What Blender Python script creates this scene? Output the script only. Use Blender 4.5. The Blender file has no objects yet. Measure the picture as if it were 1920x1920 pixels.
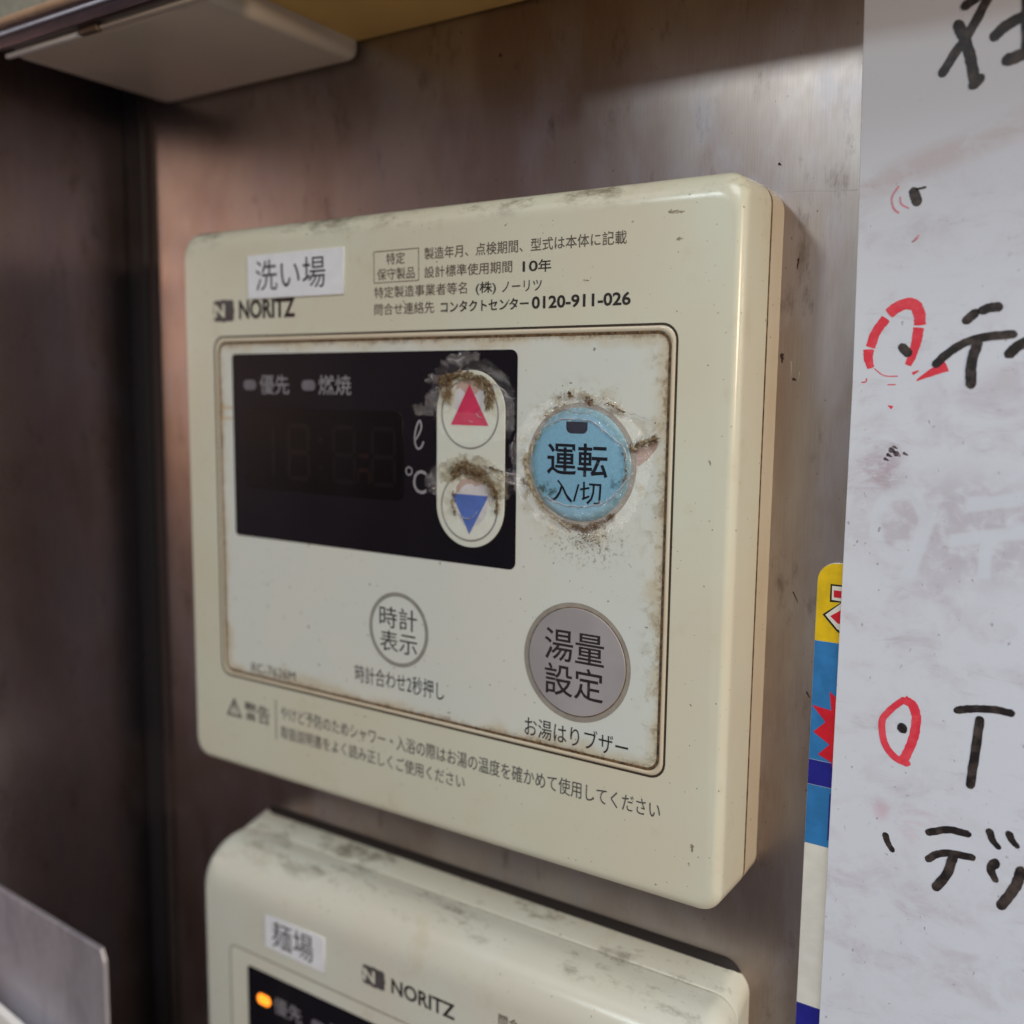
import bpy, bmesh, math, random
from mathutils import Vector, Matrix, noise as mnoise
random.seed(7)
sc = bpy.context.scene
COL = sc.collection
MM = 0.001

# ------------------------------------------------------------------ camera, world, lights
cam_d = bpy.data.cameras.new('camera'); cam = bpy.data.objects.new('camera', cam_d); COL.objects.link(cam)
sc.camera = cam
RCAM = [[0.8387804, 0.5443504, 0.0114044], [0.0756344, -0.0957499, -0.9925278], [-0.5391909, 0.8333754, -0.1214848]]
CAMLOC = (0.1586936, -0.1346563, -0.0102126)
m = Matrix(((RCAM[0][0], -RCAM[1][0], -RCAM[2][0]), (RCAM[0][1], -RCAM[1][1], -RCAM[2][1]), (RCAM[0][2], -RCAM[1][2], -RCAM[2][2])))
cam.matrix_world = Matrix.Translation(CAMLOC) @ m.to_4x4()
cam_d.sensor_width = 36; cam_d.lens = 34.4106
cam_d.clip_start = 0.005; cam_d.clip_end = 50
cam_d.dof.use_dof = True; cam_d.dof.focus_distance = 0.150; cam_d.dof.aperture_fstop = 11.5

w = bpy.data.worlds.new('World'); sc.world = w; w.use_nodes = True
bg = w.node_tree.nodes['Background']
wt = w.node_tree                                   # dim kitchen: paler towards the ceiling, darker towards the floor
_tc0 = wt.nodes.new('ShaderNodeTexCoord'); _sp = wt.nodes.new('ShaderNodeSeparateXYZ'); _mr = wt.nodes.new('ShaderNodeMapRange'); _cm = wt.nodes.new('ShaderNodeMix'); _cm.data_type = 'RGBA'
wt.links.new(_tc0.outputs['Generated'], _sp.inputs[0]); wt.links.new(_sp.outputs[2], _mr.inputs[0])
_mr.inputs[1].default_value = -0.75; _mr.inputs[2].default_value = 0.6
_cm.inputs[6].default_value = (0.075, 0.062, 0.066, 1); _cm.inputs[7].default_value = (0.50, 0.48, 0.475, 1)
wt.links.new(_mr.outputs[0], _cm.inputs[0]); wt.links.new(_cm.outputs[2], bg.inputs[0]); bg.inputs[1].default_value = 0.9

def area(name, loc, target, sx, sy, power, col):
    d = bpy.data.lights.new(name, 'AREA'); d.shape = 'RECTANGLE'; d.size = sx; d.size_y = sy
    d.energy = power; d.color = col
    o = bpy.data.objects.new(name, d); COL.objects.link(o); o.location = loc
    o.rotation_euler = (Vector(target) - Vector(loc)).to_track_quat('-Z', 'Y').to_euler()
    return o
area('ceiling_tube_light', (-0.58, -1.12, 0.63), (0.06, 0, -0.03), 0.55, 0.09, 8.5, (0.84, 0.97, 1.0))
area('ceiling_panel_light', (0.5, -1.3, 1.5), (0.05, 0, -0.03), 1.0, 0.8, 13.0, (0.90, 1.0, 1.0))
area('warm_lamp', (1.15, -0.34, 0.12), (0.1, 0, -0.03), 0.07, 0.09, 4.4, (1.0, 0.76, 0.52))
area('small_bulb', (1.10, -0.90, 0.02), (0, 0, 0), 0.05, 0.08, .5, (1.0, 0.80, 0.58))

sc.view_settings.view_transform = 'Standard'; sc.view_settings.look = 'None'
sc.view_settings.exposure = 0.17; sc.view_settings.gamma = 1

# ------------------------------------------------------------------ materials
def srgb(r, g, b):
    f = lambda c: (c/255/12.92) if c/255 <= .04045 else ((c/255+.055)/1.055)**2.4
    return (f(r), f(g), f(b), 1)

class Mat:
    """small node builder; P is the object-space position in millimetres (all meshes are built in place)"""
    def __init__(s, name, rough=.4, metal=0., spec=.5):
        s.m = bpy.data.materials.new(name); s.m.use_nodes = True
        s.t = s.m.node_tree; s.N = s.t.nodes; s.L = s.t.links
        s.b = s.N['Principled BSDF']; s.out = s.N['Material Output']
        s.b.inputs['Roughness'].default_value = rough; s.b.inputs['Metallic'].default_value = metal
        s.b.inputs['Specular IOR Level'].default_value = spec
        tc = s.N.new('ShaderNodeTexCoord')
        v = s.N.new('ShaderNodeVectorMath'); v.operation = 'SCALE'; v.inputs['Scale'].default_value = 1000
        s.L.new(tc.outputs['Object'], v.inputs[0]); s.P = v.outputs[0]
        sp = s.N.new('ShaderNodeSeparateXYZ'); s.L.new(s.P, sp.inputs[0])
        s.x, s.y, s.z = sp.outputs
    def _set(s, sock, v):
        if isinstance(v, bpy.types.NodeSocket): s.L.new(v, sock)
        else: sock.default_value = v
    def math(s, op, a, b=0., c=None, clamp=False):
        n = s.N.new('ShaderNodeMath'); n.operation = op; n.use_clamp = clamp
        s._set(n.inputs[0], a); s._set(n.inputs[1], b)
        if c is not None: s._set(n.inputs[2], c)
        return n.outputs[0]
    def mul(s, a, b): return s.math('MULTIPLY', a, b)
    def add(s, a, b): return s.math('ADD', a, b)
    def sub(s, a, b): return s.math('SUBTRACT', a, b)
    def mx(s, a, b): return s.math('MAXIMUM', a, b)
    def mn(s, a, b): return s.math('MINIMUM', a, b)
    def step(s, v, a, b):          # smooth 0..1 while v goes a -> b
        n = s.N.new('ShaderNodeMapRange'); n.interpolation_type = 'SMOOTHSTEP'
        s._set(n.inputs[0], v); n.inputs[1].default_value = a; n.inputs[2].default_value = b
        if a > b: n.inputs[1].default_value = b; n.inputs[2].default_value = a; n.inputs[3].default_value = 1; n.inputs[4].default_value = 0
        return n.outputs[0]
    def noise(s, scale, detail=3, rough=.55, st=(1, 1, 1), off=(0, 0, 0), dist=0.):
        mp = s.N.new('ShaderNodeMapping'); s.L.new(s.P, mp.inputs[0]); mp.inputs['Scale'].default_value = st; mp.inputs['Location'].default_value = off
        n = s.N.new('ShaderNodeTexNoise'); s.L.new(mp.outputs[0], n.inputs['Vector'])
        n.inputs['Scale'].default_value = scale; n.inputs['Detail'].default_value = detail; n.inputs['Roughness'].default_value = rough; n.inputs['Distortion'].default_value = dist
        return n.outputs['Fac']
    def mix(s, f, a, b):
        n = s.N.new('ShaderNodeMix'); n.data_type = 'RGBA'
        s._set(n.inputs[0], f); s._set(n.inputs[6], a); s._set(n.inputs[7], b)
        return n.outputs[2]
    def dist(s, cx, cz, sx=1., sz=1.):
        a = s.mul(s.sub(s.x, cx), 1/sx); b = s.mul(s.sub(s.z, cz), 1/sz)
        return s.math('SQRT', s.add(s.mul(a, a), s.mul(b, b)))
    def color(s, v): s._set(s.b.inputs['Base Color'], v)
    def roughness(s, v): s._set(s.b.inputs['Roughness'], v)
    def bump(s, h, strength=.2, distance=.0001):
        n = s.N.new('ShaderNodeBump'); s._set(n.inputs['Height'], h); n.inputs['Strength'].default_value = strength; n.inputs['Distance'].default_value = distance
        s.L.new(n.outputs[0], s.b.inputs['Normal'])

def plain(name, c, rough=.45, metal=0., spec=.5, var=.12, vs=.4):
    M = Mat(name, rough, metal, spec)
    n = M.noise(vs, 4)
    d = tuple(x*(1-var*1.6) for x in c[:3]) + (1,)
    M.color(M.mix(M.step(n, .3, .7), d, c)); M.roughness(M.add(M.mul(n, .12), rough-.06))
    return M.m

def steel(name, c1, c2, c3, r0=.30, vert=True, dirty=1.0):
    M = Mat(name, .3, 1.0)
    st = (1, 1, .03) if vert else (.012, 1, 1)
    line = M.noise(5.0, 3, .7, st)
    blot = M.noise(.030, 4, .6, (1, 1, .55), dist=.6)
    blot2 = M.noise(.085, 5, .62, (1.3, 1, .5), (40, 0, 9), dist=.3)
    fine = M.noise(.9, 5, .7, (1, 1, .5))
    c = M.mix(M.step(blot, .36, .64), c1, c2)
    c = M.mix(M.mul(M.step(blot2, .46, .66), .6), c, c3)
    dark = M.mul(M.step(M.noise(.16, 6, .72, (1.2, 1, .42), (11, 3, 70)), .56, .74), .55*dirty)
    c = M.mix(dark, c, srgb(82, 68, 62))
    dots = M.mul(M.step(M.noise(1.1, 2, .5, off=(5, 5, 5)), .72, .78), .6*dirty)
    c = M.mix(dots, c, srgb(70, 45, 38))
    c = M.mix(M.mul(M.step(line, .35, .65), .07), c, srgb(235, 225, 220))
    M.color(c)
    M.roughness(M.add(M.add(r0, M.mul(blot2, .16)), M.mul(fine, .10)))
    M.bump(M.add(M.mul(line, .5), M.mul(fine, .35)), .20, .00005)
    return M

# stainless walls
MW = steel('greasy_brushed_stainless', srgb(178, 171, 168), srgb(155, 141, 135), srgb(170, 164, 172), r0=.21)
wall_mat = MW.m
side_mat = steel('side_stainless', srgb(160, 148, 156), srgb(138, 124, 124), srgb(142, 136, 150), .17).m
plate_mat = steel('satin_plate', srgb(216, 216, 226), srgb(194, 194, 206), srgb(176, 176, 188), .48, True, .3).m
rail_mat = steel('rail_stainless', srgb(205, 196, 200), srgb(178, 164, 168), srgb(150, 140, 150), .17, False, .3).m

# aged cream plastic
def plastic(name, c, c_old, seed, specks=True, topdirt=None):
    M = Mat(name, .30, 0, .5)
    a = M.noise(.035, 3, .5, off=(seed, 0, seed))
    col = M.mix(M.step(a, .35, .68), c, c_old)
    yel = M.mul(M.step(M.noise(.11, 5, .65, off=(seed, 9, 2)), .56, .78), .22)
    col = M.mix(yel, col, srgb(176, 148, 98))
    gr = M.noise(.42, 6, .72, (1, 1, .8), (seed, 1, 1))
    if specks:
        sm = M.mul(M.mul(M.step(gr, .655, .76), M.step(M.noise(.06, 2, .5, off=(3, seed, 0)), .48, .62)), .75)
        col = M.mix(sm, col, srgb(92, 74, 54))
        sp = M.mul(M.step(M.noise(1.6, 1, .4, off=(seed, 2, 7)), .765, .80), .85)
        col = M.mix(sp, col, srgb(84, 66, 50))
    if topdirt is not None:
        z0, z1 = topdirt
        band = M.mul(M.step(M.z, z0, z1), M.step(M.noise(.16, 6, .75, (.5, 1, 1), (7, seed, 0)), .50, .68))
        col = M.mix(M.mul(band, .75), col, srgb(104, 92, 74))
    M.color(col)
    M.roughness(M.add(.15, M.mul(gr, .14)))
    M.bump(M.noise(.25, 3, .5), .04, .0003)
    return M.m
cover_mat = plastic('aged_cream_plastic', srgb(214, 216, 199), srgb(213, 210, 191), 3.0, topdirt=(16.5, 20.5))
base_mat = plastic('cream_base_plastic', srgb(216, 208, 188), srgb(210, 197, 174), 5.0)
cover2_mat = plastic('greyish_cream_plastic', srgb(214, 217, 207), srgb(213, 211, 198), 9.0, topdirt=(-113, -107.5))

# white membrane sheet of the upper controller, with grime where hands and water go
def panel_sheet_mat():
    M = Mat('white_membrane_sheet', .33, 0, .5)
    a = M.noise(.05, 3, .5)
    c = M.mix(M.step(a, .35, .65), srgb(212, 219, 215), srgb(216, 219, 212))
    n1 = M.noise(.35, 6, .7, dist=.5); n2 = M.noise(1.3, 6, .75); n3 = M.noise(.12, 5, .6, off=(4, 4, 4))
    dx = M.mn(M.sub(M.x, 1.2), M.sub(99.1, M.x)); dz = M.mn(M.sub(-1.1, M.z), M.add(M.z, 68.3))
    ed = M.mn(dx, dz)
    # brown rim stain
    rim = M.mul(M.step(M.add(ed, M.mul(n1, -3.0)), -.35, -1.5), .68)
    c = M.mix(M.mul(M.step(M.add(ed, M.mul(n3, -8.0)), -1.2, -4.2), .45), c, srgb(186, 160, 104))
    c = M.mix(M.mul(rim, M.step(n2, .32, .56)), c, srgb(118, 82, 44))
    # right-hand margin and lower right corner
    rt = M.mul(M.step(M.x, 93.5, 99), M.step(n1, .47, .64))
    c = M.mix(M.mul(rt, .55), c, srgb(140, 122, 86))
    # round the power button
    db = M.dist(84.3, -21.4)
    ring = M.mul(M.step(db, 15.5, 9.0), M.step(n1, .46, .66))
    c = M.mix(M.mul(ring, .62), c, srgb(170, 152, 104))
    low = M.mul(M.step(M.dist(85.5, -33.5, 9, 5), 1.15, .25), M.step(n2, .50, .64))
    c = M.mix(M.mul(low, .85), c, srgb(112, 94, 62))
    up = M.mul(M.step(M.dist(84.5, -10.8, 7, 1.8), 1.1, .3), M.step(n2, .52, .66))
    c = M.mix(M.mul(up, .8), c, srgb(110, 88, 58))
    lf = M.mul(M.step(M.dist(75.2, -25.5, 2.6, 4.5), 1.1, .3), M.step(n1, .42, .62))
    c = M.mix(M.mul(lf, .6), c, srgb(150, 128, 84))
    # pressed-in tape mark at the left edge
    tp = M.mul(M.mul(M.step(M.z, -16.6, -16.1), M.step(M.z, -13.4, -13.9)), M.step(M.x, 5.2, 4.6))
    tpe = M.mul(tp, M.step(M.math('ABSOLUTE', M.add(M.z, 15.0)), .6, 1.0))
    c = M.mix(M.mul(tpe, .6), c, srgb(190, 160, 104))
    sp = M.mul(M.step(M.noise(1.3, 1, .4, off=(2, 2, 7)), .755, .79), .7)
    c = M.mix(sp, c, srgb(96, 80, 60))
    M.color(c); M.roughness(M.add(.26, M.mul(n1, .2)))
    M.bump(M.noise(.22, 3, .5), .08, .0003)
    return M.m
sheet_mat = panel_sheet_mat()

def pill_mat():
    M = Mat('grimy_white_print', .34, 0, .5)
    n1 = M.noise(.7, 6, .7, dist=.4); n2 = M.noise(.25, 4, .6)
    c = M.mix(M.step(n2, .35, .65), srgb(213, 220, 212), srgb(214, 217, 206))
    for (x, z, sx, sz, k) in ((63, -9.2, 6.5, 3.2, .85), (63.6, -24, 6.8, 2.8, .9), (58.8, -29, 2.4, 4.2, .5), (58, -11.5, 3, 3.4, .7), (68.5, -12, 2.2, 3.6, .6), (68.6, -27, 1.8, 4, .7)):
        a = M.mul(M.step(M.dist(x, z, sx, sz), 1.2, .35), M.step(n1, .40, .60))
        c = M.mix(M.mul(a, k*.7), c, srgb(176, 160, 112))
    M.color(c); M.roughness(.32)
    return M.m
pill_m = pill_mat()

def blue_mat():
    M = Mat('worn_blue_print', .38, 0, .45)
    n1 = M.noise(.6, 6, .72, dist=.5); n2 = M.noise(3.0, 3, .6)
    c = M.mix(M.step(n2, .3, .7), srgb(122, 172, 200), srgb(132, 182, 210))
    d = M.dist(84.2, -21.4)
    a = M.mul(M.step(M.add(d, M.mul(n1, 2.6)), 8.4, 9.9), .55)
    c = M.mix(a, c, srgb(92, 128, 128))
    g = M.mul(M.step(M.dist(78.6, -26.2, 2.6, 2.2), 1.2, .3), M.step(n1, .46, .6))
    c = M.mix(M.mul(g, .9), c, srgb(52, 74, 66))
    g = M.mul(M.step(M.dist(91, -24, 1.8, 3), 1.2, .3), M.step(n1, .48, .62))
    c = M.mix(M.mul(g, .8), c, srgb(50, 86, 96))
    M.color(c); M.bump(n2, .1, .00005)
    return M.m
blue_m = blue_mat()

black_gloss = plain('black_display_print', srgb(24, 22, 30), .14, 0, .3, .1, .1)
lcd_m = plain('lcd_glass', srgb(9, 9, 13), .08, 0, .35, .2, .1)
seg_m = plain('ghost_segment', srgb(12, 11, 16), .12)
glow_m = plain('painted_red_glow', srgb(26, 12, 12), .2)  # faint red reflection on the display, put into colour
ink_brown = plain('faded_brown_ink', srgb(98, 84, 76), .5)
ink_grey = plain('grey_ink', srgb(88, 84, 86), .5)
ink_dark = plain('dark_ink', srgb(42, 36, 36), .5)
ink_navy = plain('navy_black_ink', srgb(16, 18, 34), .4)
ink_pale = plain('pale_print', srgb(158, 156, 164), .5)
ink_pale2 = plain('dim_grey_print', srgb(150, 148, 156), .5)
ink_red = plain('pink_red_print', srgb(214, 56, 98), .4)
ink_blue = plain('blue_print', srgb(88, 118, 196), .4)
ring_grey = plain('grey_ring_print', srgb(150, 150, 146), .4)
ring_warm = plain('warm_grey_ring_print', srgb(158, 152, 144), .4)
silver_m = plain('mauve_grey_print', srgb(168, 165, 168), .38, vs=.06)
tape_m = plain('white_label_tape', srgb(234, 238, 246), .4, 0, .4, .04)
line_dark = plain('dark_groove_line', srgb(58, 48, 38), .7)
line_brown = plain('brown_groove_grime', srgb(120, 92, 60), .8, vs=1.5, var=.5)
led_off = plain('unlit_indicator', srgb(116, 114, 124), .3)
led_off2 = plain('dark_indicator', srgb(62, 64, 80), .25)
bare_m = plain('bare_white_plastic', srgb(214, 212, 216), .4)
pink_res = plain('pinkish_torn_layer', srgb(192, 168, 158), .6)
seam_m = plain('grimy_seam', srgb(136, 106, 72), .8, vs=.8, var=.5)
seam2_m = plain('pale_seam', srgb(186, 180, 160), .7, vs=.8, var=.3)
boxm = plain('beige_painted_box', srgb(206, 194, 180), .42, 0, .5, .05, .05)
cab_m = plain('ochre_cream_panel', srgb(232, 192, 112), .5, 0, .4, .08, .05)
clip_m = plain('brown_clip', srgb(110, 92, 76), .4)
white_pl = plain('white_plastic', srgb(240, 240, 240), .4, 0, .5, .04)
corner_dark_m = plain('dark_corner_reflection', srgb(20, 16, 20), .6)  # black part of the corner reflection, as plain colour
shade_strip_m = plain('painted_contact_shade', srgb(36, 30, 30), .8)  # near-black colour for the shade behind the lower controller
corner_brown_m = plain('brown_corner_reflection', srgb(52, 40, 38), .6)  # brown part of the corner reflection, as plain colour
rail_dark = steel('dark_rail', srgb(96, 86, 98), srgb(80, 68, 78), srgb(74, 70, 84), .22, False, .6).m
pale_blue = plain('bluish_lip_highlight', srgb(196, 202, 220), .35)  # bluish highlight of the stainless lip, put into its colour
panel_green = plain('grey_green_panel', srgb(150, 150, 138), .5)
lipm = plain('orange_cream_lip', srgb(188, 156, 128), .4)

def emis(name, c, s):
    M = Mat(name, .3); M.color(c); M.b.inputs['Emission Color'].default_value = c; M.b.inputs['Emission Strength'].default_value = s
    return M.m
amber_led = emis('lit_amber_indicator', (1.0, .27, .02, 1), 1.6)

def grime_m():
    M = Mat('grime_crumbs', .6)
    n = M.noise(2.2, 4, .7)
    c = M.mix(M.step(n, .40, .60), srgb(66, 46, 28), srgb(136, 108, 72))
    M.color(c); return M.m
grime_mat = grime_m()
def grime2_m():
    M = Mat('pale_fibre', .45)
    n = M.noise(1.5, 3, .6)
    M.color(M.mix(M.step(n, .38, .62), srgb(118, 98, 70), srgb(196, 184, 152))); return M.m
fibre_mat = grime2_m()

def film_m(name, base, hi, gk=.13):
    M = Mat(name, .10)
    M.color(srgb(186, 188, 194)); M.roughness(.10)
    tr = M.N.new('ShaderNodeBsdfTransparent'); mx = M.N.new('ShaderNodeMixShader')
    f = M.add(base, M.mul(M.step(M.noise(.55, 4, .6, dist=1.2), .48, .70), hi))
    M.L.new(f, mx.inputs[0]); M.L.new(tr.outputs[0], mx.inputs[1]); M.L.new(M.b.outputs[0], mx.inputs[2])
    gl = M.N.new('ShaderNodeBsdfGlossy'); gl.inputs['Roughness'].default_value = .12; ad = M.N.new('ShaderNodeAddShader')
    gl.inputs['Color'].default_value = (gk, gk, gk, 1)
    M.L.new(mx.outputs[0], ad.inputs[0]); M.L.new(gl.outputs[0], ad.inputs[1])
    M.L.new(ad.outputs[0], M.out.inputs[0])
    n = M.N.new('ShaderNodeBump'); M._set(n.inputs['Height'], M.noise(.9, 5, .62, dist=1.6)); n.inputs['Strength'].default_value = .9; n.inputs['Distance'].default_value = .0006
    M.L.new(n.outputs[0], M.b.inputs['Normal']); M.L.new(n.outputs[0], gl.inputs['Normal'])
    return M.m
film_mat = film_m('torn_clear_film', .02, .08)
film2_mat = film_m('torn_clear_film_over_print', .03, .10)
film3_mat = film_m('clear_film_over_display', .0, .05, .05)
ridge_mat = film_m('film_crease', .45, .4)

def board_m():
    M = Mat('smudged_whiteboard', .28, 0, .5)
    diag = M.noise(.16, 7, .66, (.8, 1, 1.15), dist=.5)
    big = M.noise(.055, 4, .6, off=(9, 1, 3))
    fine = M.noise(1.0, 6, .72, (.6, 1, 1.2), (3, 3, 8))
    c = srgb(213, 219, 233)
    lowpart = M.step(M.z, 26, 12)
    a = M.mul(M.mul(M.step(diag, .44, .68), M.step(big, .36, .60)), lowpart)
    c = M.mix(M.mul(a, .5), c, srgb(186, 178, 190))
    sw = M.noise(.5, 6, .7, (.25, 1, 1.1), (8, 0, 2), dist=.8)
    c = M.mix(M.mul(M.mul(M.step(sw, .54, .68), M.step(diag, .40, .6)), M.mul(lowpart, .18)), c, srgb(150, 140, 152))
    b = M.mul(M.mul(M.step(fine, .57, .74), M.step(diag, .48, .62)), lowpart)
    c = M.mix(M.mul(b, .50), c, srgb(132, 114, 126))
    # the swept smear under the first line and the dirty patch round the rubbed-out word
    band = M.step(M.math('ABSOLUTE', M.sub(M.z, M.add(20.5, M.mul(M.sub(M.x, 125), .32)))), 3.2, .4)
    c = M.mix(M.mul(M.mul(band, M.step(diag, .36, .6)), .42), c, srgb(186, 166, 170))
    soft = M.noise(.45, 5, .62, (.8, 1, 1), (1, 3, 2), dist=.4)
    pt = M.mul(M.step(M.dist(137, -29.0, 19, 11), 1.05, .35), M.step(soft, .30, .60))
    sk = M.sub(M.x, M.add(132.2, M.mul(M.add(M.z, 31), .26)))               # slanted tail of the wiped ring
    tail = M.mul(M.step(M.math('ABSOLUTE', sk), 1.5, .7), M.mul(M.step(M.z, -38.5, -36), M.step(M.z, -24, -27)))
    ring_ = M.step(M.math('ABSOLUTE', M.sub(M.dist(129.4, -28.8, 3.4, 4.9), 1.0)), .34, .14)
    barz = M.add(M.z, M.mul(M.sub(M.x, 141), -.22))
    b1 = M.mul(M.step(M.math('ABSOLUTE', M.add(barz, 24.7)), 1.3, .6), M.step(M.math('ABSOLUTE', M.sub(M.x, 141.4)), 3.9, 3.1))
    b2 = M.mul(M.step(M.math('ABSOLUTE', M.add(barz, 29.4)), 1.3, .6), M.step(M.math('ABSOLUTE', M.sub(M.x, 142.0)), 6.5, 5.4))
    b3 = M.mul(M.step(M.math('ABSOLUTE', M.sub(M.x, 140.9)), 1.2, .5), M.step(M.math('ABSOLUTE', M.add(M.z, 32)), 3.9, 3.0))
    gh = M.mx(M.mx(tail, ring_), M.mx(b1, M.mx(b2, b3)))
    pt = M.mul(pt, M.math('SUBTRACT', 1.0, M.mul(gh, .92)))
    c = M.mix(M.mul(gh, .5), c, srgb(209, 217, 232))
    c = M.mix(M.mul(pt, .5), c, srgb(172, 160, 174))
    pk = M.mul(M.step(M.dist(126.5, -21, 4, 4), 1.1, .3), M.step(fine, .38, .6))
    c = M.mix(M.mul(pk, .55), c, srgb(168, 146, 160))
    pk = M.mul(M.step(M.dist(129.2, -72.2, 1.6, 2.2), 1.1, .2), .5)
    c = M.mix(pk, c, srgb(204, 168, 186))
    pk = M.mul(M.step(M.dist(134.5, -73.5, 4, 4), 1.1, .2), M.step(diag, .4, .6))
    c = M.mix(M.mul(pk, .35), c, srgb(206, 166, 184))
    sp = M.mul(M.step(M.noise(1.2, 2, .5, (1, 1, .6), (3, 2, 7)), .70, .77), .55)
    c = M.mix(M.mul(sp, lowpart), c, srgb(110, 98, 108))
    M.color(c); M.roughness(M.add(.22, M.mul(fine, .15)))
    return M.m
board_mat = board_m()
board_edge = plain('board_cream_edge', srgb(226, 214, 190), .5)
def marker_m(name, c1, c2, thin=0.):
    M = Mat(name, .35, 0, .5)
    n = M.noise(.5, 5, .65); e = M.noise(2.5, 3, .6)
    M.color(M.mix(M.step(n, .42, .66), c1, c2))
    M.roughness(M.add(.25, M.mul(e, .3)))
    if thin > 0:
        tr = M.N.new('ShaderNodeBsdfTransparent'); mx = M.N.new('ShaderNodeMixShader')
        M.L.new(M.math('SUBTRACT', 1.0, M.mul(M.step(e, .45, .7), thin), clamp=True), mx.inputs[0]); M.L.new(tr.outputs[0], mx.inputs[1]); M.L.new(M.b.outputs[0], mx.inputs[2]); M.L.new(mx.outputs[0], M.out.inputs[0])
    return M.m
mk_black = marker_m('black_marker', srgb(30, 24, 26), srgb(76, 66, 62), .06)
mk_red = marker_m('red_marker', srgb(222, 52, 72), srgb(232, 78, 94), 0)
mk_faint = marker_m('faint_red_marker', srgb(226, 130, 146), srgb(206, 150, 168), .7)
mk_speck = marker_m('dried_marker_specks', srgb(60, 44, 52), srgb(96, 80, 88), .75)
mg_yel = plain('yellow_print', srgb(246, 204, 20), .3); mg_blue = plain('mid_blue_print', srgb(52, 132, 200), .3)
mg_navy = plain('deep_blue_print', srgb(34, 36, 150), .3); mg_red = plain('bright_red_print', srgb(230, 30, 50), .3)
mg_white = plain('white_print', srgb(240, 236, 228), .3, var=.05); mg_blk = plain('black_outline_print', srgb(24, 28, 26), .3)

# ------------------------------------------------------------------ object helpers
def thing(name, loc, label, cat, group=None):
    o = bpy.data.objects.new(name, None); COL.objects.link(o); o.empty_display_size = .01
    o.location = loc; o['label'] = label; o['category'] = cat
    if group: o['group'] = group
    return o
def link(name, me, mat, parent=None, label=None, kind=None, cat=None):
    me.materials.clear(); me.materials.append(mat)
    o = bpy.data.objects.new(name, me); COL.objects.link(o)
    if parent is not None:                       # meshes are drawn in place; undo the parents' offsets
        o.parent = parent; l = Vector((0, 0, 0)); p = parent
        while p is not None: l += p.location; p = p.parent
        o.location = -l
    if label: o['label'] = label
    if kind: o['kind'] = kind
    if cat: o['category'] = cat
    return o
def mesh(name, verts, faces, smooth=False):
    me = bpy.data.meshes.new(name); me.from_pydata([tuple(c*MM for c in v) for v in verts], [], faces); me.update()
    if smooth:
        for p in me.polygons: p.use_smooth = True
    return me
def rrect(x0, z0, x1, z1, r, n=8):
    if not isinstance(r, (tuple, list)): r = (r,)*4      # tl, tr, br, bl
    pts = []
    for (cx, cz, a0, rr) in ((x1-r[1], z1-r[1], 0, r[1]), (x0+r[0], z1-r[0], 90, r[0]), (x0+r[3], z0+r[3], 180, r[3]), (x1-r[2], z0+r[2], 270, r[2])):
        for i in range(n+1):
            a = math.radians(a0+90*i/n); pts.append((cx+rr*math.cos(a), cz+rr*math.sin(a)))
    return pts
def circle(cx, cz, r, n=64): return [(cx+r*math.cos(2*math.pi*i/n), cz+r*math.sin(2*math.pi*i/n)) for i in range(n)]
def flat(name, pts, y, mat, parent, label=None):
    """one printed patch; faces the room (-y)"""
    a = sum(pts[i][0]*pts[(i+1) % len(pts)][1]-pts[(i+1) % len(pts)][0]*pts[i][1] for i in range(len(pts)))
    if a < 0: pts = pts[::-1]
    return link(name, mesh(name, [(p[0], y, p[1]) for p in pts], [list(range(len(pts)))]), mat, parent, label)
def ring(name, o, i, y, mat, parent, label=None):
    n = len(o); v = [(p[0], y, p[1]) for p in o]+[(p[0], y, p[1]) for p in i]
    return link(name, mesh(name, v, [(k, (k+1) % n, n+(k+1) % n, n+k) for k in range(n)]), mat, parent, label)
def slab(name, pts, y0, y1, mat, parent, label=None, bev=0., smooth=True, kind=None):
    """solid plate: front at y0 (nearer the room), back at y1; bevelled front edge"""
    a = sum(pts[i][0]*pts[(i+1) % len(pts)][1]-pts[(i+1) % len(pts)][0]*pts[i][1] for i in range(len(pts)))
    if a < 0: pts = pts[::-1]
    n = len(pts); cx = sum(p[0] for p in pts)/n; cz = sum(p[1] for p in pts)/n
    def inset(d):
        out = []
        for i in range(n):
            p, q, s = Vector(pts[i-1]), Vector(pts[i]), Vector(pts[(i+1) % n])
            e1 = (q-p); e2 = (s-q)
            if e1.length < 1e-9: e1 = e2
            if e2.length < 1e-9: e2 = e1
            n1 = Vector((-e1.y, e1.x)).normalized(); n2 = Vector((-e2.y, e2.x)).normalized()
            nn = (n1+n2); nn = nn.normalized() if nn.length > 1e-6 else n1
            k = d/max(.5, nn.dot(n1)); out.append((q.x+nn.x*k, q.y+nn.y*k))
        return out
    levels = [(y1, 0), (y0+bev, 0)]
    if bev > 0: levels += [(y0+bev*.3, bev*.3), (y0, bev)]
    v = []; f = []
    for (y, d) in levels:
        v += [(p[0], y, p[1]) for p in (inset(d) if d else pts)]
    for l in range(len(levels)-1):
        for k in range(n): f.append((l*n+k, l*n+(k+1) % n, (l+1)*n+(k+1) % n, (l+1)*n+k))
    f.append(list(range((len(levels)-1)*n, len(levels)*n))); f.append(list(range(n))[::-1])
    me = mesh(name, v, f)
    if smooth and bev > 0:
        for p in me.polygons[:-2]: p.use_smooth = True
    o = link(name, me, mat, parent, label, kind)
    return o
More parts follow.
